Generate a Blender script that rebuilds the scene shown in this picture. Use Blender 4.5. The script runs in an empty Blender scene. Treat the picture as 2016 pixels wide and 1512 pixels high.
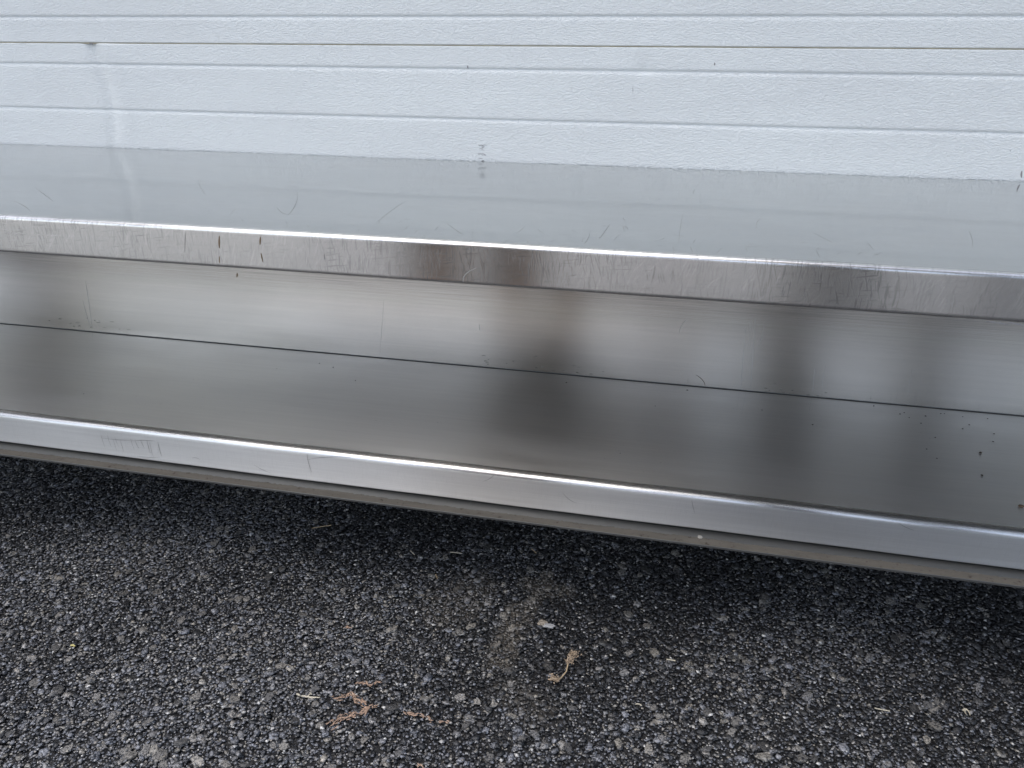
import bpy, bmesh, math, random
import numpy as np
from mathutils import Vector, Matrix

random.seed(7); rng = np.random.default_rng(7)
S = bpy.context.scene
COL = S.collection
R = math.radians

# ------------------------------------------------------------------ camera
F_PX, W_PX, H_PX = 1600.0, 2016.0, 1512.0
YAW, PITCH = R(-12.976), R(24.132)
CAM_D, CAM_H = 1.10, 0.690          # metres from the door, metres above the asphalt
CAM = Vector((0.0, -CAM_D, CAM_H))
FW = Vector((math.sin(YAW)*math.cos(PITCH), math.cos(YAW)*math.cos(PITCH), -math.sin(PITCH)))
RT = Vector((math.cos(YAW), -math.sin(YAW), 0.0))
UP = RT.cross(FW)
cd = bpy.data.cameras.new('camera'); cam = bpy.data.objects.new('camera', cd); COL.objects.link(cam)
cd.sensor_fit = 'HORIZONTAL'; cd.sensor_width = 36.0; cd.lens = 36.0*F_PX/W_PX
cd.clip_start = 0.01; cd.clip_end = 2000.0
M = Matrix((RT, UP, -FW)).transposed().to_4x4(); M.translation = CAM
cam.matrix_world = M
S.camera = cam

# ------------------------------------------------------------------ sky, sun, exposure
SUN_EL, SUN_AZ = R(66), R(222)      # azimuth measured clockwise from +Y
w = bpy.data.worlds.new('World'); S.world = w; w.use_nodes = True
wn = w.node_tree.nodes; wl = w.node_tree.links
bg = wn['Background']
sky = wn.new('ShaderNodeTexSky'); sky.sky_type = 'NISHITA'; sky.sun_disc = False
sky.sun_elevation = SUN_EL; sky.sun_rotation = SUN_AZ
sky.air_density = 1.0; sky.dust_density = 2.5; sky.ozone_density = 1.0
hs = wn.new('ShaderNodeHueSaturation'); hs.inputs['Saturation'].default_value = 0.72
wl.new(sky.outputs['Color'], hs.inputs['Color']); wl.new(hs.outputs['Color'], bg.inputs['Color'])
bg.inputs['Strength'].default_value = 0.15
ld = bpy.data.lights.new('sun', 'SUN'); ld.energy = 0.55; ld.angle = R(50); ld.color = (1.0, 0.97, 0.93)
sun = bpy.data.objects.new('sun', ld); COL.objects.link(sun)
sd = Vector((math.sin(SUN_AZ)*math.cos(SUN_EL), math.cos(SUN_AZ)*math.cos(SUN_EL), math.sin(SUN_EL)))
sun.rotation_euler = sd.to_track_quat('Z', 'Y').to_euler(); sun.location = (0, -3, 5)
S.view_settings.view_transform = 'Standard'; S.view_settings.look = 'None'
S.view_settings.gamma = 1.0; S.view_settings.exposure = 0.98
S.cycles.max_bounces = 9; S.cycles.glossy_bounces = 8; S.cycles.diffuse_bounces = 3

# ------------------------------------------------------------------ helpers
def ray(px, py):
    return FW + RT*((px-W_PX/2)/F_PX) - UP*((py-H_PX/2)/F_PX)
def at_z(px, py, z):
    v = ray(px, py); return CAM + v*((z-CAM.z)/v.z)
def at_y(px, py, y):
    v = ray(px, py); return CAM + v*((y-CAM.y)/v.y)

def tag(o, label=None, cat=None, group=None, kind=None):
    if label: o['label'] = label
    if cat: o['category'] = cat
    if group: o['group'] = group
    if kind: o['kind'] = kind
    return o
def link(name, me, mat=None, parent=None):
    o = bpy.data.objects.new(name, me); COL.objects.link(o)
    if mat and not me.materials: me.materials.append(mat)
    if parent: o.parent = parent
    return o
def empty(name, loc=(0, 0, 0)):
    o = bpy.data.objects.new(name, None); COL.objects.link(o); o.location = loc; o.empty_display_size = 0.1
    return o
def smooth(me, angle=40):
    me.polygons.foreach_set('use_smooth', [True]*len(me.polygons))
    bm = bmesh.new(); bm.from_mesh(me)
    for e in bm.edges:
        if len(e.link_faces) == 2 and e.calc_face_angle(0) > R(angle): e.smooth = False
    bm.to_mesh(me); bm.free()
def mesh(name, verts, faces, mat=None, parent=None, sm=None):
    me = bpy.data.meshes.new(name); me.from_pydata([tuple(v) for v in verts], [], faces); me.update()
    if sm: smooth(me, sm)
    return link(name, me, mat, parent)
def fillet(pts, radii, seg=8, step=0.02):
    """polyline (y, z) with rounded corners, flats sampled every step metres"""
    out = []
    n = len(pts)
    def flat(a, b):
        k = max(1, int(math.ceil((b-a).length/step)))
        for i in range(1, k+1): out.append(a.lerp(b, i/k))
    P = [Vector((p[0], p[1])) for p in pts]
    out.append(P[0]); cur = P[0]
    for i in range(1, n-1):
        r = radii[i]; a, b, c = P[i-1], P[i], P[i+1]
        d1 = (a-b).normalized(); d2 = (c-b).normalized()
        ang = d1.angle(d2); t = r/math.tan(ang/2)
        s, e = b+d1*t, b+d2*t
        # a support point close to the bend keeps the flat flat
        flat(cur, s - (s-cur).normalized()*min(0.001, (s-cur).length*.3)); out.append(s)
        cen = b + (d1+d2).normalized()*(r/math.sin(ang/2))
        a0 = s-cen; sw = a0.angle_signed(e-cen)
        for k in range(1, seg+1):
            th = -sw*k/seg
            out.append(cen + Vector((a0.x*math.cos(th)-a0.y*math.sin(th), a0.x*math.sin(th)+a0.y*math.cos(th))))
        q = e + d2*min(0.001, (c-e).length*.3); out.append(q); cur = q
    flat(cur, P[-1])
    return out
def sheet(name, path, x0, x1, nx, thick, mat, parent=None, disp=None, side=1):
    """extrude a (y, z) path along X as bent sheet metal of real thickness; UV u runs along the path, v along X"""
    n = len(path); P = [Vector(p) for p in path]
    nor = []
    for i in range(n):
        t = (P[min(i+1, n-1)] - P[max(i-1, 0)]).normalized()
        nor.append(Vector((-t.y, t.x))*side)
    u = [0.0]
    for i in range(1, n): u.append(u[-1]+(P[i]-P[i-1]).length)
    xs = [x0+(x1-x0)*i/nx for i in range(nx+1)]
    loop = [(P[i], u[i]) for i in range(n)] + [(P[i]-nor[i]*thick, u[i]) for i in range(n-1, -1, -1)]
    m = len(loop); verts = []
    for x in xs:
        for p, uu in loop:
            d = disp(x, p.x) if disp else 0.0
            verts.append((x, p.x, p.y+d))
    faces = []; uvs = []
    for a in range(nx):
        for i in range(m):
            j = (i+1) % m
            f = [a*m+i, a*m+j, (a+1)*m+j, (a+1)*m+i]
            q = [(loop[i][1], xs[a]), (loop[j][1], xs[a]), (loop[j][1], xs[a+1]), (loop[i][1], xs[a+1])]
            if side < 0: pass
            faces.append(f); uvs += q
    faces.append(list(range(m))); uvs += [(loop[i][1], 0) for i in range(m)]
    faces.append([nx*m+i for i in range(m-1, -1, -1)]); uvs += [(loop[i][1], 0) for i in range(m-1, -1, -1)]
    me = bpy.data.meshes.new(name); me.from_pydata(verts, [], faces); me.update()
    uv = me.uv_layers.new(name='UVMap')
    uv.data.foreach_set('uv', [c for q in uvs for c in q])
    bm = bmesh.new(); bm.from_mesh(me); bmesh.ops.recalc_face_normals(bm, faces=bm.faces); bm.to_mesh(me); bm.free()
    smooth(me, 42)
    return link(name, me, mat, parent)

class NT:
    """tiny node-tree writer"""
    def __init__(s, name):
        s.m = bpy.data.materials.new(name); s.m.use_nodes = True
        s.t = s.m.node_tree; s.n = s.t.nodes; s.b = s.n['Principled BSDF']
    def add(s, kind, **kw):
        nd = s.n.new(kind)
        for k, v in kw.items():
            if k.startswith('_'): setattr(nd, k[1:], v)
            else: s.set(nd.inputs[k.replace('__', ' ')], v)
        return nd
    def set(s, sock, v):
        if isinstance(v, bpy.types.NodeSocket): s.t.links.new(v, sock)
        elif isinstance(v, bpy.types.Node): s.t.links.new(v.outputs[0], sock)
        else: sock.default_value = v
    def math(s, op, a, b=0.0, c=None, clamp=False):
        nd = s.n.new('ShaderNodeMath'); nd.operation = op; nd.use_clamp = clamp
        s.set(nd.inputs[0], a); s.set(nd.inputs[1], b)
        if c is not None: s.set(nd.inputs[2], c)
        return nd.outputs[0]
    def vec(s, src, scale, rot=(0, 0, 0), loc=(0, 0, 0)):
        """rotate first, then scale"""
        r = s.n.new('ShaderNodeMapping'); r.inputs['Rotation'].default_value = rot; s.set(r.inputs[0], src)
        q = s.n.new('ShaderNodeMapping'); q.inputs['Scale'].default_value = scale; q.inputs['Location'].default_value = loc
        s.set(q.inputs[0], r.outputs[0]); return q.outputs[0]
    def noise(s, v, scale=1.0, detail=2.0, rough=0.5, dist=0.0):
        nd = s.n.new('ShaderNodeTexNoise'); s.set(nd.inputs['Vector'], v)
        nd.inputs['Scale'].default_value = scale; nd.inputs['Detail'].default_value = detail
        nd.inputs['Roughness'].default_value = rough; nd.inputs['Distortion'].default_value = dist
        return nd.outputs['Fac']
    def ramp(s, v, lo, hi, a=0.0, b=1.0):
        nd = s.n.new('ShaderNodeMapRange'); nd.interpolation_type = 'SMOOTHSTEP'
        s.set(nd.inputs[0], v)
        for i, x in zip((1, 2, 3, 4), (lo, hi, a, b)): nd.inputs[i].default_value = x
        return nd.outputs[0]
    def mix(s, f, a, b):
        nd = s.n.new('ShaderNodeMix'); nd.data_type = 'RGBA'
        s.set(nd.inputs[0], f)
        for i, c in ((6, a), (7, b)):
            if isinstance(c, tuple): nd.inputs[i].default_value = (*c, 1) if len(c) == 3 else c
            else: s.set(nd.inputs[i], c)
        return nd.outputs[2]
    def bump(s, h, dist, strength=1.0, normal=None):
        nd = s.n.new('ShaderNodeBump'); s.set(nd.inputs['Height'], h)
        nd.inputs['Distance'].default_value = dist; nd.inputs['Strength'].default_value = strength
        if normal: s.set(nd.inputs['Normal'], normal)
        return nd.outputs[0]
    def pos(s): return s.n.new('ShaderNodeNewGeometry').outputs['Position']
    def p(s, **kw):
        for k, v in kw.items():
            s.set(s.b.inputs[k.replace('__', ' ')], (*v, 1) if isinstance(v, tuple) and len(v) == 3 else v)
        return s.m

# ------------------------------------------------------------------ materials
def plain(name, col, rough=0.7, metal=0.0, var=0.15, scale=60):
    t = NT(name); n = t.noise(t.pos(), scale, 3)
    c0 = tuple(x*(1-var) for x in col); c1 = tuple(min(1, x*(1+var)) for x in col)
    return t.p(Base__Color=t.mix(n, c0, c1), Roughness=rough, Metallic=metal)

def door_mat():
    t = NT('door_paint'); P = t.pos()
    # embossed wrinkle pattern rolled into the painted steel
    wv = t.vec(P, (240, 240, 560))
    e1 = t.noise(wv, 1.0, 2.0, 0.5, 0.9)
    h = t.ramp(e1, 0.36, 0.62)
    dirt = t.noise(t.vec(P, (3, 3, 14)), 1.0, 4, 0.6)
    grime = t.noise(P, 300, 4, 0.7)
    c = t.mix(t.ramp(dirt, .35, .75), (0.70, 0.74, 0.747), (0.66, 0.695, 0.705))
    c = t.mix(t.ramp(grime, .70, .80, 0, .25), c, (0.45, 0.44, 0.42))
    return t.p(Base__Color=c, Roughness=0.42, Normal=t.bump(h, 0.00042, 1.0), Specular__IOR__Level=0.45)

def steel(name, col=(0.60, 0.595, 0.58), rough=0.25, aniso=0.7, grain=0.35, scuff=0.0, plane='xz', film=0.0, spots=0.0, wave=0.0, bend=0.0):
    """brushed stainless: grain runs along X, scuff = random hairline scratches, film = dull smudges"""
    t = NT(name); P = t.pos()
    g = t.noise(t.vec(P, (7, 1100, 1100)), 1.0, 2, 0.6)
    g2 = t.noise(t.vec(P, (2.5, 240, 240), loc=(3, 1, 2)), 1.0, 2, 0.5)
    sm = t.noise(t.vec(P, (5, 14, 14)), 1.0, 4, 0.6)
    rough_v = t.math('MULTIPLY_ADD', t.math('SUBTRACT', g, 0.5), grain*0.35, rough)
    rough_v = t.math('MULTIPLY_ADD', t.math('SUBTRACT', sm, 0.5), 0.10*rough/0.25, rough_v)
    lum = t.math('MULTIPLY_ADD', t.math('SUBTRACT', g2, 0.5), grain*0.34, 1.0)
    lum = t.math('MULTIPLY_ADD', t.math('SUBTRACT', g, 0.5), grain*0.5, lum)
    height = t.math('MULTIPLY', g, 1.0)
    if scuff > 0:
        tot = lite = None
        ax = 1 if plane == 'xz' else 2
        for i, (a, ln, sh, th) in enumerate(((87, 60, 800, .59), (72, 45, 760, .62), (104, 50, 800, .61), (48, 45, 700, .63), (8, 45, 800, .61))):
            rot = [0, 0, 0]; rot[ax] = R(a)
            sc = [ln, 1, 1]; sc[3-ax] = sh   # long axis X, short axis the other in-plane axis
            if plane == 'xz': sc = [ln, 1, sh]
            else: sc = [ln, sh, 1]
            n = t.noise(t.vec(P, tuple(sc), tuple(rot), (i*7.3, i*3.1, i*5.7)), 1.0, 1.0, 0.4, 0.25)
            mk = t.ramp(n, th, th+0.09)
            if i in (1, 3): lite = mk if lite is None else t.math('ADD', lite, mk)
            else: tot = mk if tot is None else t.math('ADD', tot, mk)
        patch = t.ramp(t.noise(P, 9, 3, 0.6), .3, .6, .35, 1.0)
        tot = t.math('MULTIPLY', t.math('MINIMUM', tot, 1.0), patch)
        lum = t.math('SUBTRACT', lum, t.math('MULTIPLY', tot, scuff*0.42))
        lum = t.math('MULTIPLY_ADD', t.math('MINIMUM', lite, 1.0), scuff*0.20, lum)
        rough_v = t.math('MULTIPLY_ADD', tot, scuff*0.05, rough_v)
        height = t.math('SUBTRACT', height, t.math('MULTIPLY', tot, scuff*1.5))
    if spots > 0:
        s = t.ramp(t.noise(P, 210, 2, 0.5), .73, .78)
        lum = t.math('SUBTRACT', lum, t.math('MULTIPLY', s, spots))
    cc = t.n.new('ShaderNodeVectorMath'); cc.operation = 'SCALE'
    cc.inputs[0].default_value = col; t.set(cc.inputs['Scale'], lum)
    base = cc.outputs[0]
    metal = 1.0
    if film > 0:
        fm = t.math('MULTIPLY', t.ramp(t.noise(t.vec(P, (7, 22, 22), loc=(9, 2, 4)), 1.0, 5, 0.65), .42, .75), film)
        base = t.mix(fm, base, (0.42, 0.41, 0.39))
        rough_v = t.math('MULTIPLY_ADD', fm, 0.35, rough_v)
        metal = t.math('SUBTRACT', 1.0, t.math('MULTIPLY', fm, 0.6))
    if bend > 0:   # the bend along the front edge is rubbed smooth by use
        gn = t.n.new('ShaderNodeNewGeometry'); sn = t.n.new('ShaderNodeSeparateXYZ'); t.set(sn.inputs[0], gn.outputs['Normal'])
        rough_v = t.math('MULTIPLY', rough_v, t.ramp(sn.outputs[2], .10, .45, 1.0, bend))
    tg = t.n.new('ShaderNodeTangent'); tg.direction_type = 'UV_MAP'; tg.uv_map = 'UVMap'
    nrm = t.bump(height, 0.00003*max(grain, .1)/.35, 0.5)
    if wave > 0:
        nrm = t.bump(t.noise(t.vec(P, (3, 9, 9)), 1.0, 1), 0.001*wave, 1.0, nrm)
    return t.p(Base__Color=base, Metallic=metal, Roughness=t.math('MAXIMUM', rough_v, 0.03), Anisotropic=aniso,
               Tangent=tg.outputs[0], Normal=nrm)

M_DOOR = door_mat()
M_TOP = steel('steel_polished_top', (0.535, 0.54, 0.53), 0.095, 0.0, 0.03, 0.05, 'xy', film=0.13)
M_LIP1 = steel('steel_scuffed_lip', (0.78, 0.76, 0.73), 0.215, 0.97, 0.20, 0.62, 'xz', film=0.04, bend=.8)
M_BACK = steel('steel_brushed_back', (0.82, 0.785, 0.72), 0.19, 0.97, 0.46, 0.0, 'xz', film=0.03, spots=0.08)
M_DECK = steel('steel_brushed_deck', (0.80, 0.785, 0.755), 0.33, 0.95, 0.26, 0.0, 'xy', film=0.07, spots=0.16)
M_LIP2 = steel('steel_brushed_lip', (0.71, 0.705, 0.69), 0.43, 0.95, 0.36, 0.08, 'xz', bend=.5)
M_POST = steel('steel_tube', (0.55, 0.55, 0.54), 0.3, 0.0, 0.2)

def flange_mat(y_edge, width):
    t = NT('flange_dusty_steel'); P = t.pos()
    sx = t.n.new('ShaderNodeSeparateXYZ'); t.set(sx.inputs[0], P)
    jag = t.noise(t.vec(P, (170, 40, 1)), 1.0, 5, 0.75)
    jag2 = t.noise(t.vec(P, (6, 1, 1)), 1.0, 2, 0.5)
    lim = t.math('MULTIPLY_ADD', t.math('SUBTRACT', jag, .5), .0075, t.math('MULTIPLY_ADD', t.math('SUBTRACT', jag2, .5), .006, y_edge+width*.52))
    d = t.ramp(t.math('SUBTRACT', lim, sx.outputs[1]), -0.0004, 0.0006)
    rim = t.ramp(t.math('SUBTRACT', sx.outputs[1], y_edge), 0.0008, 0.0022)
    d = t.math('MULTIPLY', d, rim)
    sp = t.ramp(t.noise(P, 110, 5, .75), .57, .66)
    earth = t.mix(t.noise(t.vec(P, (20, 200, 200)), 1, 3), (0.10, 0.09, 0.072), (0.19, 0.17, 0.14))
    earth = t.mix(sp, earth, (0.055, 0.04, 0.028))
    c = t.mix(d, (0.25, 0.25, 0.24), earth)
    return t.p(Base__Color=c, Metallic=t.math('SUBTRACT', 0.85, t.math('MULTIPLY', d, .85)),
               Roughness=t.math('MULTIPLY_ADD', d, .4, .42), Normal=t.bump(t.math('MULTIPLY', d, t.noise(P, 500, 3)), 0.0006, .7))

def asphalt_color(t, P, base, light, amount):
    """dusty, dried-mud patches and worn areas with a shape of their own, in ground coordinates"""
    return base

# dried mud left on the asphalt: (x, y, half length, half width, angle)
def pl(px, py): v = at_z(px, py, 0.0); return v.x, v.y
def dust_mask(t, P):
    sx = t.n.new('ShaderNodeSeparateXYZ'); t.set(sx.inputs[0], P)
    tot = None
    for (ax, ay), (bx, by), wd, s in ((pl(1078, 1130), pl(1035, 1215), .013, 1.0), (pl(1020, 1200), pl(985, 1300), .024, .9),
                                  (pl(1045, 1150), pl(1110, 1165), .024, .85), (pl(930, 1160), pl(880, 1200), .05, .5),
                                  (pl(1000, 1360), pl(1060, 1400), .03, .35)):
        # distance to a segment
        dx, dy = bx-ax, by-ay; L2 = dx*dx+dy*dy
        ux = t.math('SUBTRACT', sx.outputs[0], ax); uy = t.math('SUBTRACT', sx.outputs[1], ay)
        h = t.math('DIVIDE', t.math('ADD', t.math('MULTIPLY', ux, dx), t.math('MULTIPLY', uy, dy)), L2, clamp=True)
        ex = t.math('SUBTRACT', ux, t.math('MULTIPLY', h, dx)); ey = t.math('SUBTRACT', uy, t.math('MULTIPLY', h, dy))
        d = t.math('SQRT', t.math('ADD', t.math('MULTIPLY', ex, ex), t.math('MULTIPLY', ey, ey)))
        m = t.ramp(d, wd*.35, wd, s, 0.0)
        tot = m if tot is None else t.math('MAXIMUM', tot, m)
    wob = t.ramp(t.noise(P, 90, 4, .65), .35, .65, .15, 1.0)
    return t.math('MULTIPLY', tot, wob)

def asphalt_base():
    t = NT('asphalt_binder'); P = t.pos()
    v = t.n.new('ShaderNodeTexVoronoi'); v.inputs['Scale'].default_value = 170; t.set(v.inputs['Vector'], P)
    n = t.noise(P, 500, 4, .7)
    h = t.math('ADD', t.math('MULTIPLY', v.outputs['Distance'], -1.0), t.math('MULTIPLY', n, .6))
    c = t.mix(t.ramp(n, .35, .7), (0.012, 0.012, 0.013), (0.045, 0.045, 0.047))
    c = t.mix(dust_mask(t, P), c, (0.17, 0.15, 0.125))
    return t.p(Base__Color=c, Roughness=.62, Normal=t.bump(h, .003, .8))
def stone_mat(name='asphalt_stone', boost=1.0):
    t = NT(name); P = t.pos()
    a = t.n.new('ShaderNodeAttribute'); a.attribute_name = 'tone'; a.attribute_type = 'GEOMETRY'
    sp = t.n.new('ShaderNodeSeparateColor'); t.set(sp.inputs[0], a.outputs['Color'])
    tone, warm = sp.outputs[0], sp.outputs[1]
    n = t.noise(P, 420, 4, .7); n2 = t.noise(P, 1300, 2, .6)
    bare = t.mix(warm, (0.37, 0.385, 0.43), (0.60, 0.555, 0.475))
    worn = t.math('MULTIPLY', tone, t.ramp(n, .34, .60, .05, 1.0))
    c = t.mix(worn, (0.018, 0.019, 0.022), bare)
    c = t.mix(sp.outputs[2], c, (0.78, 0.77, 0.74))
    c = t.mix(dust_mask(t, P), c, (0.26, 0.235, 0.20))
    if boost != 1.0: pass
    return t.p(Base__Color=c, Roughness=t.math('MULTIPLY_ADD', n, .30, .14), Normal=t.bump(t.math('ADD', n, n2), .0008, .7), Specular__IOR__Level=.75)
M_ASPH = asphalt_base(); M_STONE = stone_mat()

# ------------------------------------------------------------------ ground
lawn = mesh('lawn', [(-600, -600, -.06), (600, -600, -.06), (600, 600, -.06), (-600, 600, -.06)], [(0, 1, 2, 3)],
            plain('grass_far', (0.07, 0.09, 0.035), .9, 0, .3, 3)); tag(lawn, kind='structure')
gx = [-9, -2.2] + [x for x in np.linspace(-2.1, 1.7, 39)] + [8]
gy = [-1.95] + [y for y in np.linspace(-1.6, .3, 20)] + [1.0]
vs = [(x, y, -0.0025) for y in gy for x in gx]; nx_ = len(gx)
fs = [(j*nx_+i, j*nx_+i+1, (j+1)*nx_+i+1, (j+1)*nx_+i) for j in range(len(gy)-1) for i in range(nx_-1)]
asphalt = mesh('asphalt_driveway', vs, fs, M_ASPH); tag(asphalt, kind='structure')

concrete = mesh('added_pale_apron', [(-9, -9.5, -.004), (8, -9.5, -.004), (8, -1.952, -.004), (-9, -1.952, -.004)], [(0, 1, 2, 3)],
                plain('pale_concrete', (.43, .42, .40), .85, 0, .12, 5)); tag(concrete, kind='structure')  # unseen pale ground, added to brighten what the steel lips mirror
def ico():
    bm = bmesh.new(); bmesh.ops.create_icosphere(bm, subdivisions=1, radius=1)
    v = np.array([x.co[:] for x in bm.verts]); f = np.array([[q.index for q in p.verts] for p in bm.faces]); bm.free()
    return v, f
ICO_V, ICO_F = ico()
OCT_V = np.array([(1, 0, 0), (0, 1, 0), (-1, 0, 0), (0, -1, 0), (0, 0, 1), (0, 0, -1)], float)
OCT_F = np.array([(0, 1, 4), (1, 2, 4), (2, 3, 4), (3, 0, 4), (1, 0, 5), (2, 1, 5), (3, 2, 5), (0, 3, 5)])
def inside(x, y):
    # patch of asphalt seen past the shelf, with a margin
    return (y < -.05) & (y > -.80) & (x > -1.32+np.maximum(0, -.2-y)*.75) & (x < .66)
def stones(name, spacing, rmin, rmax, BV, BF, tone_p, ztop, parent, spark=0.0, zsd=.0008):
    xs = np.arange(-1.34, .68, spacing); ys = np.arange(-.82, -.04, spacing*.87)
    X, Y = np.meshgrid(xs, ys); X = X + (np.arange(len(ys)) % 2)[:, None]*spacing*.5
    X = (X + rng.uniform(-.38, .38, X.shape)*spacing).ravel(); Y = (Y + rng.uniform(-.38, .38, Y.shape)*spacing).ravel()
    k = inside(X, Y); X, Y = X[k], Y[k]; n = len(X)
    r = rmin + (rmax-rmin)*rng.random(n)**1.8
    V = BV[None] * (1 + rng.uniform(-.34, .34, (n, len(BV), 1)))
    V = V * np.stack([r*rng.uniform(.9, 1.35, n), r*rng.uniform(.65, 1.0, n), r*rng.uniform(.45, .75, n)], 1)[:, None, :]
    a = rng.uniform(0, 2*np.pi, n); ca, sa = np.cos(a)[:, None], np.sin(a)[:, None]
    x2 = V[..., 0]*ca - V[..., 1]*sa; y2 = V[..., 0]*sa + V[..., 1]*ca; z2 = V[..., 2]
    tx, ty = rng.normal(0, .32, n), rng.normal(0, .32, n)
    zc = ztop + rng.normal(0, zsd, n)
    # rolled surface: tops pressed to a slightly tilted plane
    lim = (tx[:, None]*x2 + ty[:, None]*y2) + rng.uniform(.02, .20, n)[:, None]*r[:, None]
    z2 = np.minimum(z2, lim)
    Z = z2 + (zc - .10*r)[:, None]
    P = np.stack([x2+X[:, None], y2+Y[:, None], Z], 2).reshape(-1, 3)
    Fc = (BF[None] + (np.arange(n)*len(BV))[:, None, None]).reshape(-1, 3)
    me = bpy.data.meshes.new(name)
    me.vertices.add(len(P)); me.vertices.foreach_set('co', P.ravel().astype(np.float32))
    me.loops.add(Fc.size); me.loops.foreach_set('vertex_index', Fc.ravel().astype(np.int32))
    me.polygons.add(len(Fc)); me.polygons.foreach_set('loop_start', np.arange(0, Fc.size, 3, dtype=np.int32))
    me.polygons.foreach_set('loop_total', np.full(len(Fc), 3, np.int32))
    me.update(); me.validate()
    at = me.color_attributes.new('tone', 'FLOAT_COLOR', 'POINT')
    # bare, worn stones come in drifts
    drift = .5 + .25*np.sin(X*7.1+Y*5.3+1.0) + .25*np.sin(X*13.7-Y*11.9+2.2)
    drift = np.clip(drift + .65*np.clip((-.35-Y)*1.6 + (-.25-X)*.55, -.6, .8), 0, 1.3)   # paler front left: part dust and wear, part brighter light painted into tone
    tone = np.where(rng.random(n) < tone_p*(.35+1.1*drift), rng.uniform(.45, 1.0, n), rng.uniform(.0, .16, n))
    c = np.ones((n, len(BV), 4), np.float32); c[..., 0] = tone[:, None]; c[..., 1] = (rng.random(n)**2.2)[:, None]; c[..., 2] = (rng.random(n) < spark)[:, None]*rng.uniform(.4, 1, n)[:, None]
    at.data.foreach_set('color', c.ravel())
    o = link(name, me, M_STONE, parent); tag(o, kind='stuff'); return o
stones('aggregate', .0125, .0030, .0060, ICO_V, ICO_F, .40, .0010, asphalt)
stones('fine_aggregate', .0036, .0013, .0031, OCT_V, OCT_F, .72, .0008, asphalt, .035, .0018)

# single larger stones that stand out of the surface
def stone_mesh(i):
    v = ICO_V*(1+rng.uniform(-.2, .2, (len(ICO_V), 1)))*np.array([rng.uniform(1.0, 1.4), rng.uniform(.75, 1), .55])
    v[:, 2] = np.minimum(v[:, 2], .30 + .2*v[:, 0]*rng.uniform(-1, 1))
    me = bpy.data.meshes.new('stone'); me.from_pydata([tuple(q) for q in v], [], [tuple(int(k) for k in f) for f in ICO_F]); me.update()
    at = me.color_attributes.new('tone', 'FLOAT_COLOR', 'POINT'); tn, wm = rng.uniform(.05, .75), rng.uniform(.3, 1)
    at.data.foreach_set('color', [c for _ in me.vertices for c in (tn, wm, 0.0, 1)])
    me.materials.append(M_STONE); return me
SM = [stone_mesh(i) for i in range(14)]
k = 0
while k < 280:
    px, py = random.uniform(-20, 2036), random.uniform(900, 1530)
    p = at_z(px, py, 0)
    if p.y > -.07 or p.y < -.9 or abs(p.x) > 1.4: continue
    o = bpy.data.objects.new('stone', random.choice(SM)); COL.objects.link(o); o.parent = asphalt
    s = random.uniform(.0042, .0072)
    o.location = (p.x, p.y, .0012); o.scale = (s, s, s); o.rotation_euler = (random.gauss(0, .12), random.gauss(0, .12), random.uniform(0, 6.28)); k += 1

# ------------------------------------------------------------------ garage door
DX0, DX1 = -3.2, 1.7
Z_G0, Z_J, Z_G1, Z_G2 = CAM_H+.0042, CAM_H-.0303, CAM_H-.0586, CAM_H-.1215
door = empty('garage_door', (-.75, 0, 0))
tag(door, 'white embossed steel garage door with horizontal grooves behind the steel shelf', 'garage door')
def groove(z):   # going down: tight step in, then a sloped shoulder out
    return [(0, z+.0040), (0, z+.0022), (.0003, z+.0016), (.0013, z+.0008), (.0016, z+.0001), (.0013, z-.0008), (.0006, z-.0026), (.0001, z-.0040), (0, z-.0050), (0, z-.0075)]
def dent(x, z):
    """crease pressed into the lower section by something that hit its top edge"""
    d = 0.0
    zt = Z_J - z
    if zt > 0:
        xc = at_y(178, 90, 0).x + .012*math.sin(zt*22) + .05*zt
        a = max(0.0, 1-zt/.20)
        u = (x-xc)/.010
        d += .0050*a*math.exp(-u*u)
        u2 = (x-xc-.022)/.02; d -= .0020*a*math.exp(-u2*u2)
    q = at_y(1268, 139, 0); u = ((x-q.x)/.012)**2 + ((z-q.z)/.006)**2
    d += .0016*math.exp(-u)
    return d
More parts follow.
